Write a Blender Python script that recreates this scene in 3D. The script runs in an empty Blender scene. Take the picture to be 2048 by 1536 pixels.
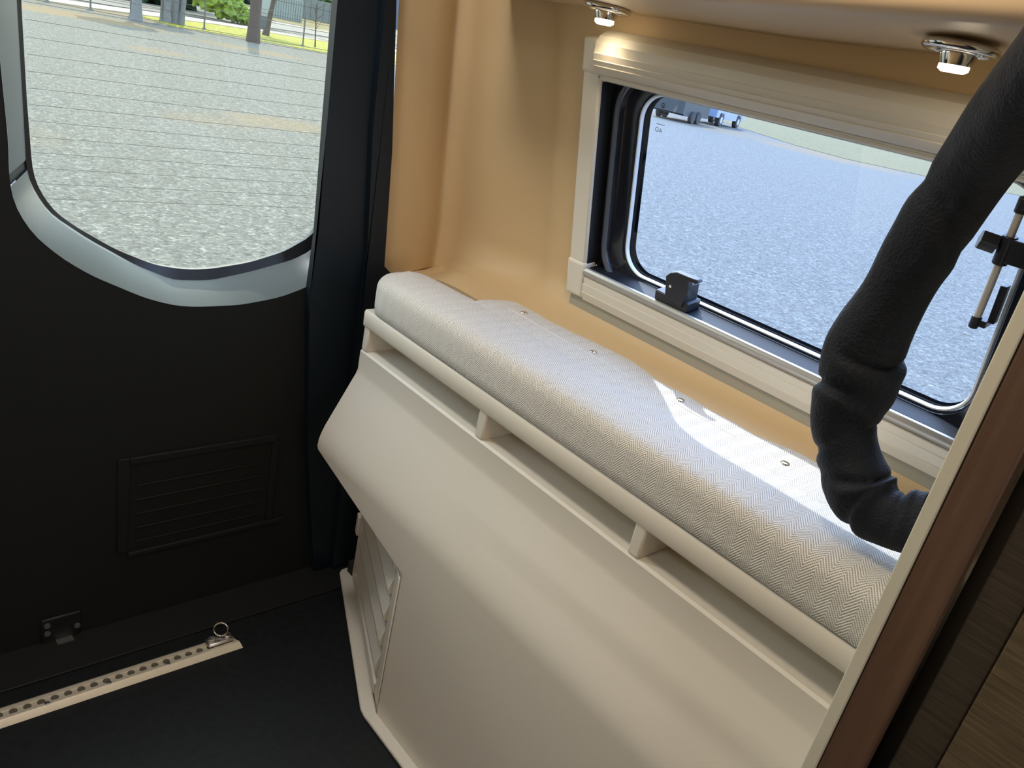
import bpy, bmesh, math, random
from mathutils import Vector, Matrix, noise
random.seed(7)
SC = bpy.context.scene
COL = SC.collection
PI = math.pi
# ------------------------------------------------------------------ camera
R = ((0.6307, 0.4171, -0.6544), (0.7494, -0.1099, 0.6530), (0.2004, -0.9022, -0.3819))
CAM = Vector((0, 0, 1.45))
right = Vector((R[0][0], R[1][0], R[2][0])).normalized()
fwd = Vector((R[0][2], R[1][2], R[2][2])).normalized()
right = (right - fwd*right.dot(fwd)).normalized()
up = right.cross(fwd)
cd = bpy.data.cameras.new('camera'); cam = bpy.data.objects.new('camera', cd); COL.objects.link(cam)
cd.sensor_width = 36; cd.lens = 1614.25*36/2048; cd.clip_start = 0.02; cd.clip_end = 600
cam.matrix_world = Matrix(((right.x, up.x, -fwd.x, CAM.x), (right.y, up.y, -fwd.y, CAM.y), (right.z, up.z, -fwd.z, CAM.z), (0, 0, 0, 1)))
SC.camera = cam
# ------------------------------------------------------------------ view, sky, sun, large lights
SC.view_settings.view_transform = 'Standard'; SC.view_settings.look = 'None'
SC.view_settings.gamma = 1; SC.view_settings.exposure = 0.13; SC.view_settings.use_curve_mapping = False
w = bpy.data.worlds.new('sky'); SC.world = w; w.use_nodes = True
wn = w.node_tree.nodes; wl = w.node_tree.links
bg = wn['Background']; bg.inputs[1].default_value = 4.7
tc = wn.new('ShaderNodeTexCoord'); sx = wn.new('ShaderNodeSeparateXYZ'); wl.new(tc.outputs['Generated'], sx.inputs[0])
cr = wn.new('ShaderNodeValToRGB'); wl.new(sx.outputs[2], cr.inputs[0]); wl.new(cr.outputs[0], bg.inputs[0])
cr.color_ramp.elements[0].position = 0.0; cr.color_ramp.elements[0].color = (0.85, 0.92, 1.0, 1)
cr.color_ramp.elements[1].position = 0.6; cr.color_ramp.elements[1].color = (0.32, 0.55, 0.95, 1)
# bright hazy sky round the sun
SUND = Vector((-0.80, 0.36, 1.0)).normalized()
vm_ = wn.new('ShaderNodeVectorMath'); vm_.operation = 'DOT_PRODUCT'; wl.new(tc.outputs['Generated'], vm_.inputs[0]); vm_.inputs[1].default_value = SUND
mm = wn.new('ShaderNodeMath'); mm.operation = 'MAXIMUM'; wl.new(vm_.outputs['Value'], mm.inputs[0]); mm.inputs[1].default_value = 0
mp_ = wn.new('ShaderNodeMath'); mp_.operation = 'POWER'; wl.new(mm.outputs[0], mp_.inputs[0]); mp_.inputs[1].default_value = 5
bg2 = wn.new('ShaderNodeBackground'); bg2.inputs[0].default_value = (1.0, 0.98, 0.95, 1)
GLOW = wn.new('ShaderNodeMath'); GLOW.operation = 'MULTIPLY'; GLOW.inputs[1].default_value = 3.0; wl.new(mp_.outputs[0], GLOW.inputs[0]); wl.new(GLOW.outputs[0], bg2.inputs[1])
ad = wn.new('ShaderNodeAddShader'); wl.new(bg.outputs[0], ad.inputs[0]); wl.new(bg2.outputs[0], ad.inputs[1]); wl.new(ad.outputs[0], wn['World Output'].inputs[0])
def lamp(kind, name, loc, energy, color, **k):
    d = bpy.data.lights.new(name, kind); d.energy = energy; d.color = color
    for a, v in k.items():
        if a not in ('look',): setattr(d, a, v)
    o = bpy.data.objects.new(name, d); COL.objects.link(o); o.location = loc
    if 'look' in k: o.rotation_euler = Vector(k['look']).to_track_quat('-Z', 'Y').to_euler()
    return o
lamp('SUN', 'sun', (-16, 7.2, 20), 5.0, (1.0, 0.96, 0.88), angle=0.0093, look=(0.80, -0.36, -1.0))
lamp('AREA', 'front_fill', (2.1, 0.05, 1.35), 12, (1.0, 0.97, 0.93), shape='RECTANGLE', size=1.3, size_y=0.7, look=(-1, 0.12, -0.12))  # added fill standing in for daylight from the front; the wall behind is closed
lamp('AREA', 'rear_ceiling_light', (-1.45, 0.52, 1.90), 4.2, (0.98, 0.97, 0.96), shape='DISK', size=0.16, look=(0.1, 0.3, -1))
lamp('AREA', 'aisle_fill', (-0.70, -0.30, 1.90), 3.2, (0.95, 0.97, 1.0), shape='DISK', size=0.3, look=(0, 0.3, -1))  # added cool fill over the aisle, no fixture modelled
lamp('AREA', 'side_fill', (-0.50, 0.55, 1.90), 3.0, (1.0, 0.80, 0.55), shape='DISK', size=0.2, look=(0, 0.1, -1))  # added warm fill above the bench, not an actual lamp

# ------------------------------------------------------------------ materials
MATS = {}
def mat(name, col=(.5, .5, .5), rough=.5, metal=0., spec=None, bump=0, bscale=50, var=0, vscale=8, coat=0, emit=None, estr=0, sheen=0):
    if name in MATS: return MATS[name]
    m = bpy.data.materials.new(name); m.use_nodes = True; MATS[name] = m
    N = m.node_tree.nodes; L = m.node_tree.links; b = N['Principled BSDF']
    b.inputs['Base Color'].default_value = (*col, 1); b.inputs['Roughness'].default_value = rough; b.inputs['Metallic'].default_value = metal
    if spec is not None: b.inputs['Specular IOR Level'].default_value = spec
    if coat: b.inputs['Coat Weight'].default_value = coat; b.inputs['Coat Roughness'].default_value = .1
    if sheen: b.inputs['Sheen Weight'].default_value = sheen
    if emit: b.inputs['Emission Color'].default_value = (*emit, 1); b.inputs['Emission Strength'].default_value = estr
    if bump or var:
        t = N.new('ShaderNodeTexCoord')
    if bump:
        n = N.new('ShaderNodeTexNoise'); n.inputs['Scale'].default_value = bscale; n.inputs['Detail'].default_value = 3
        L.new(t.outputs['Object'], n.inputs['Vector'])
        bp = N.new('ShaderNodeBump'); bp.inputs['Strength'].default_value = bump; bp.inputs['Distance'].default_value = .002
        L.new(n.outputs['Fac'], bp.inputs['Height']); L.new(bp.outputs[0], b.inputs['Normal'])
    if var:
        n = N.new('ShaderNodeTexNoise'); n.inputs['Scale'].default_value = vscale; n.inputs['Detail'].default_value = 4
        L.new(t.outputs['Object'], n.inputs['Vector'])
        mx = N.new('ShaderNodeMix'); mx.data_type = 'RGBA'
        mx.inputs[6].default_value = (*[c*(1-var) for c in col], 1); mx.inputs[7].default_value = (*[min(1, c*(1+var)) for c in col], 1)
        L.new(n.outputs['Fac'], mx.inputs[0]); L.new(mx.outputs[2], b.inputs['Base Color'])
    return m
def nodes(m): return m.node_tree.nodes, m.node_tree.links, m.node_tree.nodes['Principled BSDF']
def mth(N, L, op, a, b=None, c=None):
    n = N.new('ShaderNodeMath'); n.operation = op
    for i, v in enumerate((a, b, c)):
        if v is None: continue
        if isinstance(v, (int, float)): n.inputs[i].default_value = v
        else: L.new(v, n.inputs[i])
    return n.outputs[0]
def ramp(N, L, fac, stops):
    r = N.new('ShaderNodeValToRGB'); L.new(fac, r.inputs[0]); e = r.color_ramp.elements
    while len(e) < len(stops): e.new(.5)
    for i, (p, c) in enumerate(stops): e[i].position = p; e[i].color = (*c, 1)
    return r.outputs[0]
def noise_n(N, L, vec, scale, detail=3, rough=.5):
    n = N.new('ShaderNodeTexNoise'); n.inputs['Scale'].default_value = scale; n.inputs['Detail'].default_value = detail; n.inputs['Roughness'].default_value = rough
    L.new(vec, n.inputs['Vector']); return n.outputs['Fac']

BEIGE = mat('beige_moulded_plastic', (.69, .64, .55), .42, bump=.05, bscale=90)
WALLB = mat('tan_wall_moulding', (.56, .40, .215), .5, bump=.06, bscale=60)
FRAMEB = mat('cream_window_frame', (.66, .62, .53), .38)
LIPM = mat('grey_satin_lip', (.42, .41, .39), .3, metal=.5)
REVEAL = mat('pinkish_reveal', (.52, .42, .34), .5)
BLACKP = mat('black_door_plastic', (.0055, .0068, .0066), .7, spec=.3, bump=.12, bscale=300)
BLACK2 = mat('black_pillar_plastic', (.003, .008, .014), .5, spec=.35, bump=.08, bscale=200)
TRIM = mat('dark_grey_trim', (.12, .15, .16), .3, bump=.05, bscale=250)
RUBBER = mat('black_rubber', (.012, .014, .018), .3)
SEAL = mat('gloss_black_seal', (.010, .013, .022), .18, coat=.4)
RIDGE = mat('seal_ridge_sky_glint', (.09, .11, .15), .2, coat=.5)  # sky reflection on the black seal, put into a lighter bluish colour
PEDGE = mat('pane_edge_highlight', (.75, .8, .85), .12, spec=.8)  # pale colour paints the thin highlight along the pane's edge
CHROME = mat('chrome', (.75, .73, .70), .12, metal=1)
STEEL = mat('steel', (.62, .60, .57), .35, metal=1)
ALU = mat('brushed_aluminium', (.66, .60, .49), .42, metal=.35, var=.08, vscale=40)
BLKPL = mat('black_plastic_gloss', (.012, .013, .018), .35)
LENS = mat('lamp_lens', (1, 1, 1), .4, emit=(1, .82, .55), estr=14)
CREAM = mat('cream_edge_band', (.60, .58, .47), .5)
STITCH = mat('stitch', (.70, .66, .60), .8)
DARKHOLE = mat('dark_hole', (.02, .017, .013), .8)
GRILL = mat('dark_line', (.05, .045, .04), .6)

# van floor: black rubber with raised coins
FLOOR = mat('black_rubber_floor', (.012, .014, .016), .55, spec=.3)
N, L, B = nodes(FLOOR)
t = N.new('ShaderNodeTexCoord'); mp = N.new('ShaderNodeMapping'); mp.inputs['Rotation'].default_value = (0, 0, .6); L.new(t.outputs['Object'], mp.inputs[0])
sp = N.new('ShaderNodeSeparateXYZ'); L.new(mp.outputs[0], sp.inputs[0])
ax = mth(N, L, 'FRACT', mth(N, L, 'MULTIPLY', sp.outputs[0], 28)); ay = mth(N, L, 'FRACT', mth(N, L, 'MULTIPLY', sp.outputs[1], 28))
dx = mth(N, L, 'SUBTRACT', ax, .5); dy = mth(N, L, 'SUBTRACT', ay, .5)
dd = mth(N, L, 'SQRT', mth(N, L, 'ADD', mth(N, L, 'MULTIPLY', mth(N, L, 'MULTIPLY', dx, dx), 5), mth(N, L, 'MULTIPLY', dy, dy)))
ht = mth(N, L, 'LESS_THAN', dd, .33)
bp = N.new('ShaderNodeBump'); bp.inputs['Distance'].default_value = .0022; bp.inputs['Strength'].default_value = .8; L.new(ht, bp.inputs['Height'])
L.new(bp.outputs[0], B.inputs['Normal'])
L.new(ramp(N, L, noise_n(N, L, t.outputs['Object'], 60, 4), [(.3, (.0035, .0045, .005)), (.7, (.009, .010, .012))]), B.inputs['Base Color'])

# herringbone fabric (UV in metres)
FAB = mat('herringbone_fabric', (.7, .66, .6), .75, sheen=.25)
N, L, B = nodes(FAB)
uv = N.new('ShaderNodeUVMap'); sp = N.new('ShaderNodeSeparateXYZ'); L.new(uv.outputs[0], sp.inputs[0])
wx = mth(N, L, 'PINGPONG', sp.outputs[0], .017)
ph = mth(N, L, 'ADD', sp.outputs[1], mth(N, L, 'MULTIPLY', wx, 1.35))
s1 = mth(N, L, 'SINE', mth(N, L, 'MULTIPLY', ph, 2*PI/.0056))
ph2 = mth(N, L, 'SUBTRACT', mth(N, L, 'MULTIPLY', wx, 1.0), mth(N, L, 'MULTIPLY', sp.outputs[1], 1.35))
s2 = mth(N, L, 'SINE', mth(N, L, 'MULTIPLY', ph2, 2*PI/.0048))
hh = mth(N, L, 'ADD', mth(N, L, 'MULTIPLY', s1, .75), mth(N, L, 'MULTIPLY', s2, .25))
hn = mth(N, L, 'MULTIPLY_ADD', hh, .5, .5)
nz = noise_n(N, L, uv.outputs[0], 500, 2)
hv = mth(N, L, 'ADD', hn, mth(N, L, 'MULTIPLY', mth(N, L, 'SUBTRACT', nz, .5), .5))
L.new(ramp(N, L, hv, [(.08, (.24, .215, .185)), (.42, (.69, .66, .61)), (.9, (.80, .775, .73))]), B.inputs['Base Color'])
bp = N.new('ShaderNodeBump'); bp.inputs['Distance'].default_value = .0012; bp.inputs['Strength'].default_value = .7; L.new(hv, bp.inputs['Height']); L.new(bp.outputs[0], B.inputs['Normal'])

# black crinkled knit of the roll
KNIT = mat('black_knit', (.003, .0052, .011), .7, spec=.35, sheen=.02)
N, L, B = nodes(KNIT)
uv = N.new('ShaderNodeUVMap')
vo = N.new('ShaderNodeTexVoronoi'); vo.inputs['Scale'].default_value = 260; L.new(uv.outputs[0], vo.inputs['Vector'])
bp = N.new('ShaderNodeBump'); bp.inputs['Distance'].default_value = .0012; bp.inputs['Strength'].default_value = .6; L.new(vo.outputs['Distance'], bp.inputs['Height'])
n2 = N.new('ShaderNodeTexNoise'); n2.inputs['Scale'].default_value = 22; L.new(uv.outputs[0], n2.inputs['Vector'])
bp2 = N.new('ShaderNodeBump'); bp2.inputs['Distance'].default_value = .006; bp2.inputs['Strength'].default_value = .6; L.new(n2.outputs['Fac'], bp2.inputs['Height']); L.new(bp.outputs[0], bp2.inputs['Normal'])
L.new(bp2.outputs[0], B.inputs['Normal'])

def wood(name, c1, c2, axis, sc=1.0, rough=.5):
    m = mat(name, c1, rough); N, L, B = nodes(m)
    t = N.new('ShaderNodeTexCoord'); mp = N.new('ShaderNodeMapping'); L.new(t.outputs['Object'], mp.inputs[0])
    s = [70*sc]*3; s[axis] = 3*sc; mp.inputs['Scale'].default_value = s
    f = noise_n(N, L, mp.outputs[0], 1.6, 6, .65)
    L.new(ramp(N, L, f, [(.3, c1), (.7, c2)]), B.inputs['Base Color'])
    bp = N.new('ShaderNodeBump'); bp.inputs['Distance'].default_value = .001; bp.inputs['Strength'].default_value = .4; L.new(f, bp.inputs['Height']); L.new(bp.outputs[0], B.inputs['Normal'])
    return m
WOODB = wood('brown_stile_wood', (.085, .044, .027), (.13, .075, .046), 2, .8)
WOODD = wood('dark_grained_wood', (.024, .019, .014), (.062, .050, .034), 0, 2.4)
WOODL = wood('lighter_grained_wood', (.050, .038, .022), (.15, .11, .062), 0, 2.4)

def glass(name, tint, refl=.05):
    m = bpy.data.materials.new(name); m.use_nodes = True; N = m.node_tree.nodes; L = m.node_tree.links
    N.remove(N['Principled BSDF']); o = N['Material Output']
    tr = N.new('ShaderNodeBsdfTransparent'); tr.inputs[0].default_value = (*tint, 1)
    gl = N.new('ShaderNodeBsdfGlossy'); gl.inputs['Roughness'].default_value = .02
    mx = N.new('ShaderNodeMixShader'); lw = N.new('ShaderNodeLayerWeight'); lw.inputs[0].default_value = .5
    L.new(mth(N, L, 'MULTIPLY_ADD', mth(N, L, 'POWER', lw.outputs['Facing'], 5), .9, .04), mx.inputs[0]); L.new(tr.outputs[0], mx.inputs[1]); L.new(gl.outputs[0], mx.inputs[2]); L.new(mx.outputs[0], o.inputs[0])
    return m
GLASS_R = glass('green_tinted_glass', (.93, .87, .66))
GLASS_S = glass('blue_tinted_acrylic', (.80, .88, 1.0))

# ground and outdoors
def ground_mat(name, stops, sc=1.0, patches=None):
    m = mat(name, (.4, .4, .4), .9); N, L, B = nodes(m); B.inputs['Specular IOR Level'].default_value = .25
    t = N.new('ShaderNodeTexCoord')
    v = N.new('ShaderNodeTexVoronoi'); v.inputs['Scale'].default_value = 38*sc; L.new(t.outputs['Object'], v.inputs['Vector'])
    gs = N.new('ShaderNodeRGBToBW'); L.new(v.outputs['Color'], gs.inputs[0])
    a = noise_n(N, L, t.outputs['Object'], 9*sc, 8, .75)
    f = mth(N, L, 'ADD', mth(N, L, 'MULTIPLY', gs.outputs[0], .4), mth(N, L, 'MULTIPLY', a, .6))
    c = ramp(N, L, f, stops)
    if patches:
        col, spots = patches
        sp = N.new('ShaderNodeSeparateXYZ'); L.new(t.outputs['Object'], sp.inputs[0])
        wob = mth(N, L, 'MULTIPLY', mth(N, L, 'SUBTRACT', noise_n(N, L, t.outputs['Object'], .9, 6, .7), .5), 3.2)
        tot = None
        for (px, py, rx, ry, st) in spots:
            ex = mth(N, L, 'DIVIDE', mth(N, L, 'SUBTRACT', sp.outputs[0], px), rx); ey = mth(N, L, 'DIVIDE', mth(N, L, 'SUBTRACT', sp.outputs[1], py), ry)
            d = mth(N, L, 'ADD', mth(N, L, 'MULTIPLY', ex, ex), mth(N, L, 'MULTIPLY', ey, ey))
            k = mth(N, L, 'SUBTRACT', 1.0, mth(N, L, 'ADD', d, wob))
            mr = N.new('ShaderNodeMapRange'); mr.inputs[1].default_value = -.3; mr.inputs[2].default_value = .9; mr.inputs[4].default_value = st; L.new(k, mr.inputs[0])
            tot = mr.outputs[0] if tot is None else mth(N, L, 'MAXIMUM', tot, mr.outputs[0])
        mx = N.new('ShaderNodeMix'); mx.data_type = 'RGBA'; L.new(tot, mx.inputs[0]); L.new(c, mx.inputs[6]); mx.inputs[7].default_value = (*col, 1); c = mx.outputs[2]
    L.new(c, B.inputs['Base Color'])
    bp = N.new('ShaderNodeBump'); bp.inputs['Distance'].default_value = .02; bp.inputs['Strength'].default_value = .7; L.new(f, bp.inputs['Height']); L.new(bp.outputs[0], B.inputs['Normal'])
    return m
GRAVEL = ground_mat('grey_gravel', [(.28, (.040, .040, .037)), (.45, (.088, .087, .079)), (.60, (.124, .122, .112)), (.76, (.26, .257, .238))], 1.0,
    ((.17, .115, .055), [(-13.8, 6.8, .75, 1.0, .5), (-13.3, 5.3, .6, .9, .25), (-29.6, 13.2, 1.0, 2.2, .6), (-23.6, 8.0, .9, 1.0, .4), (-32.0, 8.0, 1.7, 4.0, .8), (-36.6, 16.0, 1.3, 14, .8), (-30, 40, 5.0, 5.0, .5), (-23.0, 43, 4.5, 5.0, .7), (-11.0, 2.2, .8, .5, .15)]))
GRASS = ground_mat('green_grass', [(.3, (.10, .11, .010)), (.5, (.21, .20, .025)), (.7, (.31, .27, .05))], .5)
DRYG = ground_mat('dry_grass', [(.3, (.05, .045, .02)), (.5, (.12, .10, .04)), (.7, (.20, .16, .07))], .5)
PATH = mat('pale_concrete_path', (.34, .30, .24), .9, var=.06, vscale=2)
ROAD = mat('grey_road', (.13, .12, .11), .9, var=.08, vscale=2)
BARK = mat('brown_bark', (.075, .055, .045), .9, var=.25, vscale=10)
BARKP = mat('pale_bark', (.15, .155, .17), .9, var=.25, vscale=10)
LEAFD = mat('dark_leaves', (.015, .045, .02), .7, var=.5, vscale=2)
LEAFY = mat('yellow_green_leaves', (.16, .24, .02), .7, var=.4, vscale=3)
LEAFM = mat('mid_leaves', (.04, .09, .03), .7, var=.5, vscale=3)
WIRE = mat('fence_metal', (.10, .10, .09), .6)
CONTW = mat('container_pale', (.20, .23, .23), .6)
CONTG = mat('container_grey', (.12, .135, .14), .6)
HOUSEG = mat('house_grey', (.07, .08, .09), .8)
TRUCKB = mat('truck_paint', (.20, .26, .36), .3, coat=.4)
TYRE = mat('tyre', (.03, .03, .03), .8)
TRAILER = mat('trailer_dark', (.035, .04, .04), .6)
WHITEP = mat('white_paint', (.4, .42, .44), .4)

# ------------------------------------------------------------------ builders
def tag(o, label=None, cat=None, group=None, kind=None):
    if label: o['label'] = label
    if cat: o['category'] = cat
    if group: o['group'] = group
    if kind: o['kind'] = kind
    return o
def empty(name, loc, label=None, cat=None, group=None, kind=None):
    o = bpy.data.objects.new(name, None); COL.objects.link(o); o.location = loc; o.empty_display_size = .05
    return tag(o, label, cat, group, kind)
def link(name, bm, m, parent=None, smooth=0, bevel=0, seg=2):
    """bm is in world coordinates; a child keeps its world position"""
    bmesh.ops.recalc_face_normals(bm, faces=bm.faces)
    me = bpy.data.meshes.new(name); bm.to_mesh(me); bm.free(); me.materials.append(m)
    o = bpy.data.objects.new(name, me); COL.objects.link(o)
    if parent is not None:
        pw = Vector(parent.location); p = parent.parent
        while p: pw += Vector(p.location); p = p.parent
        for v in me.vertices: v.co -= pw
        o.parent = parent
    else:
        xs = [v.co for v in me.vertices]; c = Vector((sum(v.x for v in xs)/len(xs), sum(v.y for v in xs)/len(xs), min(v.z for v in xs)))
        if name not in KEEP:
            for v in me.vertices: v.co -= c
            o.location = c
    if bevel:
        b = o.modifiers.new('bevel', 'BEVEL'); b.width = bevel; b.segments = seg; b.limit_method = 'ANGLE'; b.angle_limit = .6
        smooth = smooth or 40
    if smooth:
        for p in me.polygons: p.use_smooth = True
        try: me.set_sharp_from_angle(angle=math.radians(smooth))
        except Exception: pass
    return o
KEEP = {'floor', 'wall_right', 'ground', 'ceiling'}
def B_(): return bmesh.new()
def box(bm, a, b, rot=None, piv=None):
    vs = [bm.verts.new((x, y, z)) for x in (a[0], b[0]) for y in (a[1], b[1]) for z in (a[2], b[2])]
    for f in ((0, 1, 3, 2), (4, 6, 7, 5), (0, 4, 5, 1), (2, 3, 7, 6), (0, 2, 6, 4), (1, 5, 7, 3)): bm.faces.new([vs[i] for i in f])
    if rot is not None:
        c = Vector(piv) if piv is not None else (Vector(a)+Vector(b))/2
        for v in vs: v.co = c + rot @ (v.co - c)
    return vs
def prism(bm, pts, vec):
    """closed polygon swept by vec"""
    n = len(pts); vec = Vector(vec)
    a = [bm.verts.new(p) for p in pts]; b = [bm.verts.new(Vector(p)+vec) for p in pts]
    fa = bm.faces.new(a); fb = bm.faces.new(b[::-1])
    for i in range(n): bm.faces.new((a[i], a[(i+1) % n], b[(i+1) % n], b[i]))
    bmesh.ops.triangulate(bm, faces=[fa, fb])
def basis(d):
    d = d.normalized(); u = d.cross(Vector((0, 0, 1)))
    if u.length < 1e-3: u = Vector((1, 0, 0))
    u.normalize(); return u, d.cross(u)
def tube(bm, pts, r, seg=12, cap=True, rf=None, uv=None):
    pts = [Vector(p) for p in pts]; rs = r if isinstance(r, (list, tuple)) else [r]*len(pts); rings = []; u = None
    for i, p in enumerate(pts):
        d = (pts[min(i+1, len(pts)-1)] - pts[max(i-1, 0)]).normalized()
        if u is None: u, v = basis(d)
        else: u = (u - d*u.dot(d)).normalized(); v = d.cross(u)
        rings.append([bm.verts.new(p + (u*math.cos(2*PI*k/seg) + v*math.sin(2*PI*k/seg))*rs[i]*(rf(i, 2*PI*k/seg) if rf else 1)) for k in range(seg)])
    for i in range(len(rings)-1):
        for k in range(seg): bm.faces.new((rings[i][k], rings[i][(k+1) % seg], rings[i+1][(k+1) % seg], rings[i+1][k]))
    if cap: bm.faces.new(rings[0][::-1]); bm.faces.new(rings[-1])
    return rings
def cyl(bm, c, d, r, h, seg=20, r2=None):
    d = Vector(d).normalized(); c = Vector(c)
    return tube(bm, [c, c+d*h], [r, r if r2 is None else r2], seg)
def torus(bm, c, nrm, R_, r, seg=28, s2=8):
    u, v = basis(Vector(nrm)); n = Vector(nrm).normalized(); c = Vector(c); rs = []
    for i in range(seg):
        a = 2*PI*i/seg; e = u*math.cos(a)+v*math.sin(a)
        rs.append([bm.verts.new(c+e*(R_+r*math.cos(2*PI*k/s2))+n*r*math.sin(2*PI*k/s2)) for k in range(s2)])
    for i in range(seg):
        for k in range(s2): bm.faces.new((rs[i][k], rs[i][(k+1) % s2], rs[(i+1) % seg][(k+1) % s2], rs[(i+1) % seg][k]))
def plate_hole(bm, outer, inner, vec):
    """flat plate with a hole, swept by vec (lists of 3-D points)"""
    vec = Vector(vec); res = []
    for off in (Vector((0, 0, 0)), vec):
        o = [bm.verts.new(Vector(p)+off) for p in outer]; i = [bm.verts.new(Vector(p)+off) for p in inner]
        es = [bm.edges.new((l[k], l[(k+1) % len(l)])) for l in (o, i) for k in range(len(l))]
        bmesh.ops.triangle_fill(bm, use_beauty=True, edges=es); res.append((o, i))
    for a, b in ((res[0][0], res[1][0]), (res[0][1], res[1][1])):
        for k in range(len(a)): bm.faces.new((a[k], a[(k+1) % len(a)], b[(k+1) % len(a)], b[k]))
def loft(bm, rings, close=True, cap0=False, cap1=False):
    vr = [[bm.verts.new(p) for p in r] for r in rings]
    for a, b in zip(vr[:-1], vr[1:]):
        n = len(a)
        for k in range(n if close else n-1): bm.faces.new((a[k], a[(k+1) % n], b[(k+1) % n], b[k]))
    if cap0: bm.faces.new(vr[0][::-1])
    if cap1: bm.faces.new(vr[-1])
    return vr
def rrect(x0, x1, y0, y1, r, seg=8):
    P = []
    for cx, cy, a0 in ((x1-r, y0+r, -PI/2), (x1-r, y1-r, 0), (x0+r, y1-r, PI/2), (x0+r, y0+r, PI)):
        for i in range(seg+1):
            a = a0+PI/2*i/seg; P.append((cx+r*math.cos(a), cy+r*math.sin(a)))
    return P
def blob(bm, c, r, sub=3, amp=.35, fr=1.2, sz=(1, 1, 1)):
    q = bmesh.ops.create_icosphere(bm, subdivisions=sub, radius=1)['verts']; c = Vector(c)
    for v in q:
        n = noise.noise(v.co*fr*2+c)*amp + noise.noise(v.co*fr*6+c)*amp*.6
        p = v.co*(1+n)*r; v.co = c+Vector((p.x*sz[0], p.y*sz[1], p.z*sz[2]))
# plane of the side window: x along the van, t up the leaning wall, d outward
W0 = Vector((0, 1.25, .997)); WT = Vector((0, -.218, .976)).normalized(); WN = Vector((0, .976, .218)).normalized()
def W(x, t, d=0): return W0 + Vector((x, 0, 0)) + WT*t + WN*d
def wbox(bm, x0, x1, t0, t1, d0, d1):
    vs = [bm.verts.new(W(x, t, d)) for x in (x0, x1) for t in (t0, t1) for d in (d0, d1)]
    for f in ((0, 1, 3, 2), (4, 6, 7, 5), (0, 4, 5, 1), (2, 3, 7, 6), (0, 2, 6, 4), (1, 5, 7, 3)): bm.faces.new([vs[i] for i in f])

# ------------------------------------------------------------------ van shell
bm = B_(); box(bm, (-1.63, -.9, -.04), (2.25, 1.28, 0)); tag(link('floor', bm, FLOOR), kind='structure')
bm = B_(); box(bm, (-1.76, -.9, 1.93), (2.25, 1.10, 1.98)); tag(link('ceiling', bm, WALLB), kind='structure')
bm = B_()   # side behind the photographer
box(bm, (-1.76, -.92, -.04), (2.25, -.86, 1.93))
tag(link('wall_left', bm, WALLB), kind='structure')
bm = B_(); box(bm, (2.2, -.86, -.04), (2.25, 1.1, 1.93))
tag(link('wall_front', bm, WALLB), kind='structure')
bm = B_(); box(bm, (-1.74, -.86, 1.64), (-1.63, 1.0, 1.93)); tag(link('wall_rear', bm, BLACKP), kind='structure')
# moulded side wall
def wall_plan():
    P = [(-1.602, 1.073), (-1.598, 1.11), (-1.595, 1.16), (-1.594, 1.200), (-1.600, 1.213), (-1.602, 1.224), (-1.592, 1.238), (-1.57, 1.246), (-1.54, 1.246), (-1.50, 1.243), (-1.46, 1.245), (-1.42, 1.253), (-1.38, 1.268), (-1.34, 1.283), (-1.30, 1.290), (-1.275, 1.288), (-1.255, 1.280), (-1.235, 1.273), (-1.21, 1.271), (-1.18, 1.2705), (-1.125, 1.2705)]
    for x in (-.25, 0, 1.0, 2.2): P.append((x, 1.2705))
    return P
WP = wall_plan()
# profile as (inward offset, z); the straight part follows the lean of the window plane
def leanx(x): return .2234 if x > -1.24 else max(.105, .2234+(x+1.24)*.36)
prof = [('w', 1.52), ('w', 1.456), ('w', 1.35), ('w', 1.2), ('w', 1.1), ('w', 1.017), ('o', .004, .998), ('o', .010, .972), ('o', .026, .954), ('o', .055, .936), ('o', .105, .927), ('f', 1.14, .916), ('f', 1.14, .0)]
top = [('o', -1, 1.93), ('o', -1, 1.62), ('c', .155, 1.585), ('c', .135, 1.562), ('c', .122, 1.545)]
def wall_pt(i, k):
    x, y = WP[i]; p = (top+prof)[k]; s_ = min(1, max(0, (x+1.600)/.20)); s_ = s_*s_*(3-2*s_); g_ = leanx(x)/.2234
    if p[0] == 'w': return Vector((x, y-leanx(x)*(p[1]-.997), p[1]))
    if p[0] == 'c': return Vector((x, y-p[1]*g_, p[2]))
    if p[0] == 'o':
        if p[1] < 0: return Vector((x, y-.19*g_, p[2]))
        return Vector((x, y-p[1]*s_, p[2]-(.035*(1-s_) if p[2] < .97 else 0)))
    return Vector((x, min(1.14, y-.12*s_), p[2]-(.035*(1-s_) if p[2] > .5 else 0)))
bm = B_(); nk = len(top)+len(prof); G = [[bm.verts.new(wall_pt(i, k)) for k in range(nk)] for i in range(len(WP))]
kz = {round(p[1], 3): len(top)+j for j, p in enumerate(prof) if p[0] == 'w'}
for i in range(len(WP)-1):
    for k in range(nk-1):
        if abs(WP[i][0]+1.125) < 1e-6 and kz[1.456] <= k < kz[1.017]: continue
        bm.faces.new((G[i][k], G[i+1][k], G[i+1][k+1], G[i][k+1]))
o = tag(link('wall_right', bm, WALLB, smooth=50), kind='structure')

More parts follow.
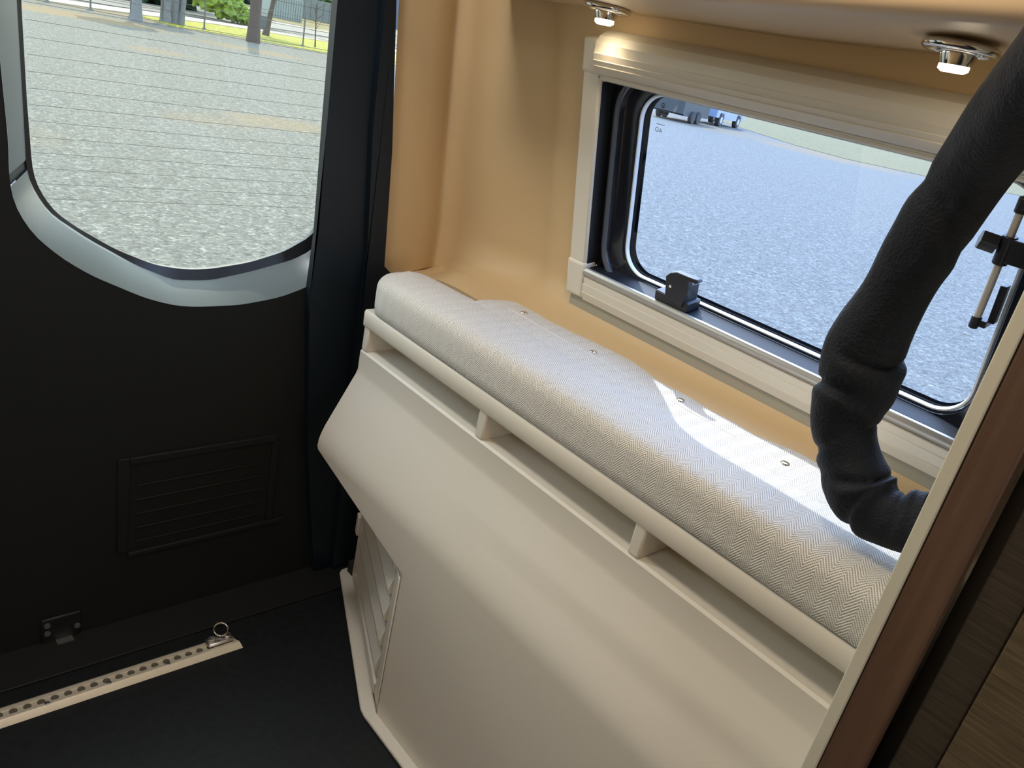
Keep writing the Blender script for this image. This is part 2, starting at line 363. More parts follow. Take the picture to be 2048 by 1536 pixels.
# ------------------------------------------------------------------ rear doors with windows
O = [(.288, 1.52), (.293, 1.30), (.303, 1.12), (.302, 1.055), (.309, 1.010), (.336, .958), (.384, .912), (.435, .877), (.537, .826), (.600, .806), (.650, .802), (.739, .802), (.832, .816), (.905, .842), (.955, .880), (.975, .94), (.975, 1.10), (.965, 1.52), (.93, 1.60), (.34, 1.60)]
T = [(.332, 1.52), (.334, 1.34), (.338, 1.186), (.341, 1.055), (.348, 1.036), (.361, 1.008), (.380, .980), (.442, .934), (.537, .876), (.612, .843), (.690, .840), (.781, .858), (.889, .887), (.94, .915), (.955, .96), (.960, 1.10), (.95, 1.50), (.91, 1.58), (.36, 1.58)]
GL = [(.341, 1.52), (.342, 1.34), (.346, 1.186), (.352, 1.058), (.362, 1.024), (.387, .984), (.422, .956), (.495, .910), (.574, .875), (.637, .864), (.691, .864), (.782, .878), (.865, .904), (.935, .945), (.948, 1.0), (.950, 1.10), (.94, 1.49), (.90, 1.57), (.365, 1.57)]
def resample(P, n):
    Q = P+[P[0]]; ds = [0]
    for a, b in zip(Q[:-1], Q[1:]): ds.append(ds[-1]+math.hypot(a[0]-b[0], a[1]-b[1]))
    out = []; j = 0
    for i in range(n):
        s = ds[-1]*i/n
        while ds[j+1] < s: j += 1
        f = (s-ds[j])/(ds[j+1]-ds[j]); out.append((Q[j][0]*(1-f)+Q[j+1][0]*f, Q[j][1]*(1-f)+Q[j+1][1]*f))
    return out
def smoothp(P, k=2):
    for _ in range(k): P = [((P[i-1][0]+2*P[i][0]+P[(i+1) % len(P)][0])/4, (P[i-1][1]+2*P[i][1]+P[(i+1) % len(P)][1])/4) for i in range(len(P))]
    return P
def polar(P, n=120):
    """same-angle resampling round a common centre so that nested outlines loft cleanly"""
    cx, cy = .65, 1.2; out = []
    for i in range(n):
        a = 2*PI*i/n; dx_, dy_ = math.cos(a), math.sin(a); best = None
        for p, q in zip(P, P[1:]+[P[0]]):
            ex, ey = q[0]-p[0], q[1]-p[1]; den = dx_*ey-dy_*ex
            if abs(den) < 1e-12: continue
            tt = ((p[0]-cx)*ey-(p[1]-cy)*ex)/den; ss = ((p[0]-cx)*dy_-(p[1]-cy)*dx_)/den
            if tt > 0 and -1e-9 <= ss <= 1+1e-9: best = tt if best is None else max(best, tt)
        out.append((cx+dx_*best, cy+dy_*best))
    return out
Op, Tp, Gp = [smoothp(polar(P), 1) for P in (O, T, GL)]
def door(name, m, y0, y1, full):
    f = (lambda y: y) if not m else (lambda y: .38-y)
    d = empty(name, (-1.63, f((y0+y1)/2), 0), kind='structure')
    bm = B_(); outer = [(-1.63, f(y), z) for y, z in ((y0, 0), (y1, 0), (y1, 1.64), (y0, 1.64))]
    plate_hole(bm, outer, [(-1.63, f(y), z) for y, z in Op], (-.03, 0, 0)); link('door_panel', bm, BLACKP, d)
    n = len(Op); idx = list(range(n))
    def sill(nm, sel):
        bm = B_()
        prs = [(0, Op, -1.629), (1, [(a*.94+b*.06, c*.94+e*.06) for (a, c), (b, e) in zip(Op, Tp)], -1.632), (2, [(a*.08+b*.92, c*.08+e*.92) for (a, c), (b, e) in zip(Op, Tp)], -1.681), (3, Tp, -1.688), (4, [(a*.6+b*.4, c*.6+e*.4) for (a, c), (b, e) in zip(Tp, Gp)], -1.70)]
        for (_, A, xa), (_, Bq, xb) in zip(prs[:-1], prs[1:]):
            for i in sel:
                j = (i+1) % n
                bm.faces.new([bm.verts.new(p) for p in ((xa, f(A[i][0]), A[i][1]), (xa, f(A[j][0]), A[j][1]), (xb, f(Bq[j][0]), Bq[j][1]), (xb, f(Bq[i][0]), Bq[i][1]))])
        bmesh.ops.remove_doubles(bm, verts=bm.verts, dist=1e-5); link(nm, bm, TRIM, d, smooth=45)
    lower = [i for i in range(n) if Op[i][1] < 1.052 and Op[(i+1) % n][1] < 1.052]
    upper = [i for i in range(n) if i not in lower]
    gap = [i for i in upper if (Op[i][0] < .4 and (Op[i][1]-1.052)*(Op[(i+1) % n][1]-1.052) <= 0)]
    upper = [i for i in upper if i not in gap]
    o1 = sill('window_trim', lower); o2 = sill('window_trim', upper)
    bm = B_()
    for i in gap:
        j = (i+1) % n
        A, Bq = (Op[i], Op[j]), (Tp[i], Tp[j])
        bm.faces.new([bm.verts.new(p) for p in ((-1.634, f(A[0][0]), A[0][1]), (-1.634, f(A[1][0]), A[1][1]), (-1.692, f(Bq[1][0]), Bq[1][1]), (-1.692, f(Bq[0][0]), Bq[0][1]))])
    link('trim_gap', bm, RUBBER, d)
    bm = B_(); loft(bm, [[(-1.688, f(a), b) for a, b in Tp], [(-1.695, f(a), b) for a, b in Gp], [(-1.705, f(a), b) for a, b in Gp], [(-1.71, f(a*1.0+(a-.65)*.06), b+(b-1.2)*.06) for a, b in Tp]])
    link('window_seal', bm, RUBBER, d, smooth=40)
    bm = B_(); ga = [bm.verts.new((-1.698, f(a), b)) for a, b in Gp]; bm.faces.new(ga); link('window_glass', bm, GLASS_R, d)
    bm = B_()
    for k in range(21):
        z = 1.5727-.02825*k - (0)
        ys = sorted(x for x in [p[0]+(q[0]-p[0])*(z-p[1])/(q[1]-p[1]) for p, q in zip(Gp, Gp[1:]+[Gp[0]]) if (p[1]-z)*(q[1]-z) < 0])
        if len(ys) < 2: continue
        tube(bm, [(-1.697, f(ys[0]+.004), z), (-1.697, f(ys[-1]-.004), z)], .00035, 4)
    link('defroster_lines', bm, GRILL, d)
    bm = B_(); box(bm, (-1.74, f(y0)-.0, .0), (-1.66, f(y1), .80)); link('outer_skin', bm, BLACKP, d)
    if full:
        # storage pocket: recessed frame with ribs
        bm = B_()
        for a, b in (((-1.63, .488, .205), (-1.624, .512, .455)), ((-1.63, .512, .437), (-1.623, .86, .455)), ((-1.63, .512, .190), (-1.621, .90, .202)), ((-1.63, .848, .202), (-1.624, .866, .437))): box(bm, a, b)
        link('pocket_frame', bm, BLACKP, d, bevel=.002)
        bm = B_()
        for k in range(5): box(bm, (-1.63, .53, .225+.038*k), (-1.6265, .83, .229+.038*k))
        link('pocket_ribs', bm, BLACKP, d, bevel=.001)
        br = None
        bm = B_(); box(bm, (-1.63, .330, .0), (-1.622, .412, .072)); bk = link('striker_bracket', bm, mat('dark_metal', (.02, .02, .022), .5, metal=.6), d, bevel=.004)
        for (yy, zz) in ((.342, .056), (.342, .034), (.403, .034)):
            bm = B_(); cyl(bm, (-1.622, yy, zz), (1, 0, 0), .0065, .004, 12); link('bolt', bm, mat('dull_bolt', (.16, .17, .17), .5, metal=.6), bk)
        bm = B_(); box(bm, (-1.625, .359, .003), (-1.606, .393, .008)); link('latch_plate', bm, STEEL, bk)
        bm = B_(); cyl(bm, (-1.63, .22, .20), (1, 0, 0), .012, .008, 12); link('bolt', bm, mat('dull_bolt'), d)
    return d
door('door_1', False, .19, 1.0, True)
door('door_2', True, .19, 1.0, False)
# black body pillar beside the door, and the bright slit between them
bm = B_()
prism(bm, [(-1.605, .868, 1.93), (-1.605, .888, 1.22), (-1.605, .897, .97), (-1.605, .893, .82), (-1.605, .935, .41), (-1.605, 1.0, 0), (-1.605, 1.19, 0), (-1.605, 1.19, .80), (-1.605, 1.078, .90), (-1.605, 1.053, 1.174), (-1.605, 1.013, 1.483), (-1.605, .97, 1.93)], (-.024, 0, 0))
prism(bm, [(-1.590, .965, 1.93), (-1.590, .992, 1.22), (-1.590, 1.025, .90), (-1.590, 1.03, .60), (-1.590, 1.05, 0), (-1.590, 1.19, 0), (-1.590, 1.19, .80), (-1.590, 1.074, .90), (-1.590, 1.050, 1.174), (-1.590, 1.008, 1.483), (-1.590, .965, 1.93+.001)], (-.0155, 0, 0))
tag(link('trim_1', bm, BLACK2, bevel=.006, smooth=40), kind='structure')
bm = B_(); tube(bm, [(-1.612, .9005, .965), (-1.612, .8985, .90), (-1.611, .8965, .80)], [.0012, .0011, .0016], 6); tag(link('light_leak_strip', bm, mat('light_leak_pale', (.7, .72, .72), .4)), kind='structure')  # light leaking past the door, painted as a thin pale tube
bm = B_(); box(bm, (-1.63, -.86, 0), (-1.515, 1.2, .006)); tag(link('trim_2', bm, mat('threshold_strip', (.009, .0095, .009), .6, spec=.3), bevel=.002), kind='structure')

# ------------------------------------------------------------------ side window
win = empty('window_1', W(-.69, .24), kind='structure')
bm = B_(); wbox(bm, -1.148, -1.103, .072, .448, -.004, .03); link('frame_stile', bm, FRAMEB, win, bevel=.004)
bm = B_(); wbox(bm, -.268, -.225, .072, .448, -.004, .03); link('frame_stile', bm, FRAMEB, win, bevel=.004)
bm = B_()
for x0, x1 in ((-1.151, -1.100), (-.271, -.222)):
    wbox(bm, x0, x1, -.006, .074, -.008, .03); wbox(bm, x0, x1, .442, .505, -.008, .03)
link('corner_pieces', bm, FRAMEB, win, bevel=.007, seg=3)
bm = B_(); Pf = [(-.004, .022), (-.007, -.004), (.012, -.009), (.0125, -.007), (.030, -.0075), (.0305, -.0055), (.043, -.0055), (.044, -.002), (.044, .022)]
prism(bm, [W(-1.10, t_, d_) for t_, d_ in Pf], (.83, 0, 0)); link('bottom_rail', bm, FRAMEB, win, smooth=25)
bm = B_(); Pf = [(.044, .0035), (.044, -.001), (.050, -.006), (.058, -.006), (.063, -.002), (.063, .0035)]
prism(bm, [W(-1.103, t_, d_) for t_, d_ in Pf], (.835, 0, 0)); link('rail_lip', bm, LIPM, win, smooth=40)
bm = B_(); Pf = [(.446, .03), (.446, -.012), (.452, -.020), (.462, -.026), (.463, -.0245), (.472, -.0285), (.473, -.027), (.484, -.029), (.485, -.0275), (.500, -.025), (.512, -.015), (.518, 0), (.518, .03)]
prism(bm, [W(-1.10, t_, d_) for t_, d_ in Pf], (.83, 0, 0)); link('blind_cassette', bm, FRAMEB, win, smooth=25)
bm = B_(); Pf = [(.434, .012), (.434, -.003), (.437, -.007), (.440, -.005), (.443, -.007), (.446, -.004), (.446, .012)]
prism(bm, [W(-1.103, t_, d_) for t_, d_ in Pf], (.835, 0, 0)); link('blind_pull_bar', bm, FRAMEB, win, smooth=30)
bm = B_(); box(bm, (-1.143, 1.2545, .9645), (-.227, 1.269, .9925)); link('base_strip', bm, mat('shaded_strip_tone', (.33, .305, .235), .6), win, bevel=.002)  # shade below the window frame is put into this strip's darker colour
bm = B_(); wbox(bm, -1.103, -.268, .020, .0615, .004, .050); link('black_sill', bm, mat('matt_black_sill', (.008, .010, .016), .5, spec=.25), win, bevel=.004)
# reveal
bm = B_()
wbox(bm, -1.135, -1.122, .05, .47, .005, .07); wbox(bm, -.262, -.25, .05, .47, .005, .07); wbox(bm, -1.135, -.25, .018, .028, .016, .07); wbox(bm, -1.135, -.25, .462, .472, .03, .07)
link('reveal', bm, REVEAL, win)
bm = B_(); wbox(bm, -1.106, -1.101, .062, .43, .004, .030); link('blind_guide', bm, RUBBER, win)
bm = B_(); wbox(bm, -1.119, -1.112, .03, .44, .028, .040); link('inner_guide', bm, REVEAL, win)
# rounded rubber seal lofted from nested rounded rectangles
def ring(x0, x1, t0, t1, r, d): return [W(x, t_, d) for x, t_ in rrect(x0, x1, t0, t1, r, 10)]
gx0, gx1, gt0, gt1 = -1.038, -.345, .070, .418
def ins(k, d): return ring(gx0-k, gx1+k, gt0-k*.75, gt1+k*.75, .050+k*.6, d)
bm = B_(); loft(bm, [ins(.085, .062), ins(.085, .040), ins(.058, .034), ins(.054, .032)]); link('outer_seal', bm, SEAL, win, smooth=50)
bm = B_(); loft(bm, [ins(.054, .032), ins(.050, .026), ins(.043, .026), ins(.040, .030)]); link('seal_ridge', bm, RIDGE, win, smooth=60)
bm = B_(); loft(bm, [ins(.040, .030), ins(.038, .042), ins(.022, .046), ins(.010, .046), ins(.006, .054)]); link('inner_seal', bm, SEAL, win, smooth=50)
bm = B_(); loft(bm, [ins(.006, .052), ins(.0045, .049), ins(.0018, .049), ins(0, .056)]); link('pane_edge', bm, PEDGE, win, smooth=60)
bm = B_(); loft(bm, [ins(.0, .060), ins(.09, .060), ins(.09, .075), ins(.0, .075)]); link('pane_rim', bm, SEAL, win)
bm = B_(); bm.faces.new([bm.verts.new(p) for p in ins(.002, .058)]); link('window_pane', bm, GLASS_S, win)
# printed marks on the pane
bm = B_()
MARK = mat('glass_print', (.10, .11, .12), .6)
mx_, mt_ = -1.008, .402
torus(bm, W(mx_+.012, mt_, .0565), WN, .004, .0008, 20, 4); torus(bm, W(mx_+.012, mt_-.001, .0565), WN, .0018, .0006, 12, 4)
for r_, (a, b) in enumerate(((0, .024), (.006, .026), (-.001, .014))):
    x = a
    while x < b: wbox(bm, mx_+x, mx_+x+.0022, mt_-.010-.006*r_, mt_-.0085-.006*r_, .0562, .0566); x += .0034
x = .002
while x < .020: wbox(bm, mx_+x, mx_+x+.0022, mt_-.0345, mt_-.033, .0562, .0566); x += .0034
torus(bm, W(mx_+.004, mt_-.044, .0565), WN, .0036, .0006, 16, 4)
tp = [W(mx_+.013+.0042*math.cos(a), mt_-.045+.0042*math.sin(a), .0564) for a in (PI/2, PI/2+2*PI/3, PI/2+4*PI/3, PI/2)]
tube(bm, tp, .0006, 4); wbox(bm, mx_+.0115, mx_+.0145, mt_-.0462, mt_-.0445, .0562, .0566)
link('glass_marking', bm, MARK, win)
# latch
lt = link('latch', (lambda b: (wbox(b, -.915, -.835, .062, .082, .004, .044), wbox(b, -.900, -.845, .078, .112, .014, .046), b)[2])(B_()), BLKPL, win, bevel=.003)
bm = B_(); vs = [W(-.886, .074, 0), W(-.891, .119, 0), W(-.8815, .1287, 0), W(-.868, .1348, 0), W(-.8187, .1362, 0), W(-.8157, .1325, 0), W(-.8216, .1273, 0), W(-.838, .1273, 0), W(-.8364, .106, 0), W(-.843, .085, 0), W(-.846, .070, 0)]
prism(bm, vs, WN*.014); link('latch_handle', bm, BLKPL, lt, bevel=.0015)
bm = B_(); cyl(bm, W(-.876, .104, .001), -WN, .003, .003, 12); link('latch_screw', bm, CHROME, lt)
bm = B_(); wbox(bm, -.868, -.842, .070, .074, .030, .040); link('latch_tongue', bm, BLKPL, lt)
# stay arm at the far end
st = link('stay_arm', (lambda b: (tube(b, [W(-.3645, .232, .028), W(-.3560, .405, .020)], .0052, 14), b)[1])(B_()), mat('satin_rod', (.60, .56, .50), .35, metal=.4), win, smooth=60)
bm = B_(); tube(bm, [W(-.3655, .222, .0285), W(-.3642, .240, .028)], [.0065, .0068], 12); wbox(bm, -.366, -.350, .226, .236, .026, .048); wbox(bm, -.353, -.344, .232, .288, .036, .050); link('stay_foot', bm, BLKPL, st, bevel=.001)
bm = B_(); tube(bm, [W(-.3603, .320, .0245), W(-.3580, .360, .022)], [.0098, .0098], 14); wbox(bm, -.352, -.325, .325, .358, .014, .034); link('stay_clamp', bm, BLKPL, st, bevel=.001)
bm = B_(); c0 = W(-.372, .345, .018)
tube(bm, [W(-.362, .342, .022), c0], [.005, .006], 10); q = tube(bm, [W(-.370, .345, .019), W(-.389, .349, .010)], .0125, 16, rf=lambda i, a: 1+.10*math.cos(6*a)); link('stay_knob', bm, BLKPL, st, smooth=30)
bm = B_(); tube(bm, [W(-.3565, .392, .020), W(-.3555, .412, .019)], [.008, .008], 12); wbox(bm, -.360, -.32, .398, .414, .012, .028); link('stay_cap', bm, BLKPL, st, bevel=.001)

# ------------------------------------------------------------------ bench cabinet
bench = empty('bench_cabinet', (-.8, 1.0, 0), 'beige moulded plastic bench unit under the long cushion, with open slots below its top rail', 'cabinet')
XE, XR = -1.478, -.2155
def arc(cy, cz, r, a0, a1, n=6): return [(cy+r*math.cos(math.radians(a0+(a1-a0)*i/n)), cz+r*math.sin(math.radians(a0+(a1-a0)*i/n))) for i in range(n+1)]
slope = [(.972, .690), (.966, .683), (.9605, .672)]
nose = arc(.917, .5105, .032, 148, 180, 8)
front = [(.9625, .739), (.965, .733), (.970, .690), (.962, .672), (.8965, .543), (.8885, .526), (.8852, .510), (.885, .49)]
front = [(1.05, .742), (.971, .7395), (.9665, .735), (.9665, .690), (.963, .678)] + [(.963+(.899-.963)*k/4, .678+(.551-.678)*k/4) for k in range(1, 5)] + [(.892, .534), (.887, .517), (.885, .498)]
# main run reaching the floor, then the left end cut away by the chamfer
bm = B_()
zc = lambda x: .402+(.485-.402)*(x+1.08)/(XE+1.08)
F_ = lambda x, P: [bm.verts.new((x, y, z)) for y, z in P]
vr_ = F_(XR, front+[(.885, 0), (1.05, 0)]); vm = F_(-1.08, front+[(.885, zc(-1.08)), (1.05, zc(-1.08))]); vl = F_(XE, front+[(.888, .487), (1.05, .487)])
vb0, vb1 = F_(-1.08, [(.885, 0), (1.05, 0)]); nF = len(front)
for k in range(nF-1): bm.faces.new((vr_[k], vr_[k+1], vm[k+1], vm[k]))
bm.faces.new((vr_[nF-1], vr_[nF], vb0, vm[nF], vm[nF-1]))
bm.faces.new((vr_[nF], vr_[nF+1], vb1, vb0)); bm.faces.new((vm[nF], vb0, vb1, vm[nF+1]))
for k in range(nF+1): bm.faces.new((vm[k], vm[k+1], vl[k+1], vl[k]))
ca = bm.faces.new(vr_[::-1]); cb = bm.faces.new(vl); bmesh.ops.triangulate(bm, faces=[ca, cb])
prism(bm, [(-1.0795, .886, 0), (-1.553, 1.092, 0), (-1.553, 1.099, 0), (-1.0795, 1.099, 0)], (0, 0, .50))
link('body', bm, BEIGE, bench, smooth=28)
bm = B_()   # top rail and slot back
Pf = [(.9665, .797), (.964, .802), (.9635, .832), (.967, .8375), (1.099, .8375), (1.099, .797)]
prism(bm, [(XE, y, z) for y, z in Pf], (XR-XE, 0, 0)); link('top_rail', bm, BEIGE, bench, smooth=35)
bm = B_(); box(bm, (XE, 1.05, .49), (XR, 1.099, .80)); link('slot_back', bm, BEIGE, bench)
for x0, x1 in ((XE, -1.455), (-1.042, -1.018), (-.628, -.604), (-.240, XR)):
    bm = B_(); box(bm, (x0, .9675, .7385), (x1, 1.052, .799)); link('slot_divider', bm, BEIGE, bench, bevel=.004)
# base lip following the chamfer and the front
bm = B_(); lip = [(-1.575, 1.068), (-1.566, 1.058), (-1.115, .862), (-1.095, .858), (XR, .858), (XR, .886), (-1.083, .886), (-1.553, 1.092), (-1.575, 1.092)]
prism(bm, [(x, y, .002) for x, y in lip], (0, 0, .012)); link('base_lip', bm, BEIGE, bench, bevel=.004)
# vent panel on the chamfered end
cv = Vector((-1.553+1.0795, 1.092-.886, 0)); cl = cv.length; cv.normalize(); cn = Vector((-cv.y, cv.x, 0)); cn = cn if cn.y < 0 else -cn; c00 = Vector((-1.0795, .886, 0))
def C_(s, z, d): return c00+cv*s+Vector((0, 0, z))+cn*d
def cbox(bm, s0, s1, z0, z1, d0, d1):
    vs = [bm.verts.new(C_(s, z, d)) for s in (s0, s1) for z in (z0, z1) for d in (d0, d1)]
    for f in ((0, 1, 3, 2), (4, 6, 7, 5), (0, 4, 5, 1), (2, 3, 7, 6), (0, 2, 6, 4), (1, 5, 7, 3)): bm.faces.new([vs[i] for i in f])
bm = B_()
cbox(bm, .010, .045, .03, .385, 0, .005); cbox(bm, .045, .45, .03, .06, 0, .009); cbox(bm, .45, .475, .03, .40, 0, .009); cbox(bm, .045, .45, .375, .39, 0, .009)
vp = link('vent_panel', bm, BEIGE, bench, bevel=.003)
for k in range(4):
    z = .095+.072*k; bm = B_()
    prism(bm, [C_(.05, z, .001), C_(.05, z+.052, .001), C_(.05, z+.010, .013), C_(.05, z, .012)], cv*(.39)); link('vent_slat', bm, BEIGE, vp, smooth=20)
bm = B_(); cbox(bm, .478, .505, .16, .22, .0, .014); link('vent_catch', bm, BEIGE, vp, bevel=.003)
bm = B_(); box(bm, (-1.560, 1.078, .0145), (-1.535, 1.094, .05)); link('cable_port', bm, DARKHOLE, bench)

# ------------------------------------------------------------------ cushion
cush = empty('bench_cushion', (-.85, 1.04, .84), 'long cream herringbone fabric cushion lying on the beige bench below the side window', 'cushion')
bm = B_(); uvl = bm.loops.layers.uv.new('UVMap')
def plan(inset):
    x0, x1, y0, y1 = -1.492+inset, -.2175, .9635+inset, 1.135-inset
    P = []; rl = max(.006, .075-inset); rb = max(.006, .045-inset)
    nx = 60
    for i in range(nx+1): P.append((x1+(x0+rl-x1)*i/nx, y0))
    for i in range(1, 13): a = -PI/2-PI/2*i/12; P.append((x0+rl+rl*math.cos(a), y0+rl+rl*math.sin(a)))
    P2 = []
    yb = lambda x: min(y1, 1.112-inset+max(0, x+1.45)*.085)
    cx, cy = x0+rb, yb(x0+rb)-rb
    for i in range(0, 9): a = PI-PI/2*i/8; P.append((cx+rb*math.cos(a), cy+rb*math.sin(a)))
    for i in range(1, nx+1): x = cx+(x1-cx)*i/nx; P.append((x, yb(x)))
    return P
Lv = [(.004, .8385), (0, .842), (-.002, .86), (-.002, .885), (-.002, .900), (.000, .909), (.004, .916), (.010, .922), (.019, .926), (.034, .929)]
rings = []; base = plan(0); per = [.2175]
for a, b in zip(base, base[1:]+[base[0]]): per.append(per[-1]+math.hypot(a[0]-b[0], a[1]-b[1]))
vr = []; vd = 0; pl = None
for ins_, z in Lv:
    if pl is not None: vd += math.hypot(ins_-pl[0], z-pl[1])
    pl = (ins_, z)
    r = []
    for k, (x, y) in enumerate(plan(ins_)):
        wob = noise.noise(Vector((x*9, y*9, 3)))*.0022
        r.append((bm.verts.new((x, y+wob*(1 if z > .85 else 0), z+wob*.8)), -per[k], vd))
    vr.append(r)
def uvface(vs, uvs):
    f = bm.faces.new(vs)
    for l, c in zip(f.loops, uvs): l[uvl].uv = c
    return f
n = len(base)
for a, b in zip(vr[:-1], vr[1:]):
    for k in range(n):
        j = (k+1) % n; du = per[k+1]
        if k == n-1: uvface([a[k][0], a[j][0], b[j][0], b[k][0]], [(-per[k], a[k][2]), (-du, a[k][2]), (-du, b[k][2]), (-per[k], b[k][2])])
        else: uvface([a[k][0], a[j][0], b[j][0], b[k][0]], [(a[k][1], a[k][2]), (a[j][1], a[j][2]), (b[j][1], b[j][2]), (b[k][1], b[k][2])])
# top built as strips between front and back of the last ring, gently domed
last = vr[-1]; V0 = last[0][2]
fr_ = [q[0] for q in last]; m2 = 60+12+1
frontv = fr_[:73]; backv = fr_[73:][::-1]
ncol = 7
import bisect
bmesh.ops.contextual_create
cols = []
nf, nb = len(frontv), len(backv)
for i in range(nf):
    a = frontv[i].co; b = backv[min(nb-1, round(i*(nb-1)/(nf-1)))].co; cols.append((i, min(nb-1, round(i*(nb-1)/(nf-1)))))
grid = []
for i, j in cols:
    a, b = frontv[i], backv[j]; row = [a]
    for c in range(1, ncol):
        t_ = c/ncol; p = a.co.lerp(b.co, t_); p.z += .0035*math.sin(PI*t_)+noise.noise(Vector((p.x*7, p.y*12, 1)))*.002
        row.append(bm.verts.new(p))
    row.append(b); grid.append(row)
def topuv(v): return (v.co.x, V0+(v.co.y-.9975))
for r0, r1 in zip(grid[:-1], grid[1:]):
    for c in range(ncol):
        vs = [r0[c], r0[c+1], r1[c+1], r1[c]]
        u = []
        for v in vs:
            if v not in u: u.append(v)
        if len(u) > 2:
            try: uvface(u, [topuv(v) for v in u])
            except ValueError: pass
for i in range(nb-1):   # fill slivers where back has more points than the columns use
    js = {j for _, j in cols}
    pass
link('cushion_body', bm, FAB, cush, smooth=60)
# flap with press studs
bm = B_(); uvl = bm.loops.layers.uv.new('UVMap')
nx = 150; ny = 8; g = []; gb = []
for i in range(nx+1):
    x = -1.262+(1.262-.2175)*i/nx; q = x+1.262
    back = 1.208+.002*math.sin(x*14+1)+.0012*math.sin(x*31)
    if q < .05: back = 1.145+(back-1.145)*math.sqrt(max(0, 1-(1-q/.05)**2))
    row = []; rb_ = []
    for j in range(ny+1):
        t_ = j/ny; y = 1.085+(back-1.085)*t_
        z = .9335-.006*(1-t_)**4+.0012*math.sin(PI*t_)+.0016*noise.noise(Vector((x*11, y*20, 5)))*t_+.003*max(0, math.sin(x*14+2.2))*t_*t_-.0015*t_
        row.append(bm.verts.new((x, y, z))); rb_.append(bm.verts.new((x, y, z-.0025)))
    g.append(row); gb.append(rb_)
def fuv(vs): uvface(vs, [(v.co.x, V0+v.co.y-.9975) for v in vs])
for i in range(nx):
    for j in range(ny):
        fuv([g[i][j], g[i+1][j], g[i+1][j+1], g[i][j+1]]); fuv([gb[i][j], gb[i][j+1], gb[i+1][j+1], gb[i+1][j]])
    fuv([g[i][0], gb[i][0], gb[i+1][0], g[i+1][0]]); fuv([g[i][ny], g[i+1][ny], gb[i+1][ny], gb[i][ny]])
for j in range(ny): fuv([g[0][j], g[0][j+1], gb[0][j+1], gb[0][j]]); fuv([g[nx][j], gb[nx][j], gb[nx][j+1], g[nx][j+1]])
link('fabric_flap', bm, FAB, cush, smooth=50)
bm = B_()
tube(bm, [(x, 1.143+.001*math.sin(x*20), .9338) for x in [-1.22+k*.01 for k in range(100)]], .0009, 5); link("seam", bm, STITCH, cush)
for x, y in ((-1.175, 1.162), (-.961, 1.160), (-.741, 1.163), (-.512, 1.147)):
    bm = B_(); tube(bm, [(x, y, .9315), (x, y, .9350), (x, y, .9365), (x, y, .9372)], [.0078, .0078, .006, .002], 20); link('press_stud', bm, CHROME, cush, smooth=60)

# ------------------------------------------------------------------ overhead locker with two reading lights
loc_ = empty('overhead_locker', (-.5, 1.0, 1.55), 'cream overhead locker with rounded lower edge above the side window', 'cabinet')
edge = [(-1.42, .88, 1.543), (-1.15, .88, 1.543), (-1.0, .88, 1.543), (-.72, .88, 1.545), (-.50, .88, 1.553), (-.33, .88, 1.56), (-.214, .88, 1.562)]
bm = B_(); rs = []
for x, ye, zb in edge:
    r = []
    P = [(1.16, zb-.006), (ye+.05, zb-.0)]
    for k in range(7): a = -PI/2-PI/2*k/6; P.append((ye+.02+.02*math.cos(a), zb+.02+.02*math.sin(a)))
    P += [(ye-.015, 1.70), (ye-.02, 1.90), (1.16, 1.90)]
    rs.append([(x, y, z) for y, z in P])
loft(bm, rs, cap0=True, cap1=True); link('locker_body', bm, mat('cream_locker', (.68, .52, .34), .45), loc_, smooth=40)
def puck(x, y, z, lab, tilt):
    e = empty('reading_light', (x, y, z), lab, 'light', 'round reading lights under the overhead locker')
    bm = B_(); torus(bm, (x, y, z-.004), (0, .02, 1), .037, .0055, 36, 10); link('chrome_ring', bm, CHROME, e, smooth=80)
    bm = B_(); cyl(bm, (x, y, z-.006), (0, 0, 1), .034, .006, 32); link('base_plate', bm, CHROME, e, smooth=30)
    d = Vector(tilt).normalized(); c = Vector((x, y, z-.006))
    bm = B_(); tube(bm, [c, c+d*.006, c+d*.016], [.020, .021, .0175], 28); link('lamp_head', bm, CHROME, e, smooth=40)
    bm = B_(); tube(bm, [c+d*.0162, c+d*.021, c+d*.024], [.0165, .0165, .012], 28); link('lamp_lens', bm, LENS, e, smooth=40)
    s = lamp('SPOT', 'reading_light_beam', (0, 0, 0), .6, (1, .78, .50), spot_size=2.4, spot_blend=.8, shadow_soft_size=.015, look=d)
    s.location = c+d*.030 - Vector((x, y, z)); s.parent = e
puck(-1.060, 1.085, 1.5385, 'smaller-looking chrome reading light near the corner, above the left end of the window', (.02, 0, -1))
puck(-.432, 1.010, 1.549, 'large-looking chrome reading light half hidden by the black fabric roll', (.0, .05, -1))

# ------------------------------------------------------------------ wooden locker at the right
wl_ = empty('wooden_locker', (.1, .9, 0), 'tall dark wood-grain locker with cream edged panel, at the right end of the bench', 'cabinet')
bm = B_(); box(bm, (-.2125, .80, .0), (-.1985, 1.085, 1.92)); link('side_panel', bm, CREAM, wl_, bevel=.0015)
bm = B_(); box(bm, (-.1980, .802, 0), (-.157, .822, 1.92)); link('front_stile', bm, WOODB, wl_, bevel=.003)
bm = B_(); box(bm, (-.157, .835, 0), (-.140, .85, 1.92)); box(bm, (-.157, .85, 0), (.5, 1.085, 1.92)); link('carcass', bm, BLKPL, wl_)
bm = B_(); box(bm, (-.140, .818, .05), (-.102, .836, 1.90)); link('door_edge_strip', bm, WOODD, wl_, bevel=.002)
bm = B_(); box(bm, (-.1015, .815, .05), (.5, .836, 1.90)); link('locker_door', bm, WOODL, wl_, bevel=.002)

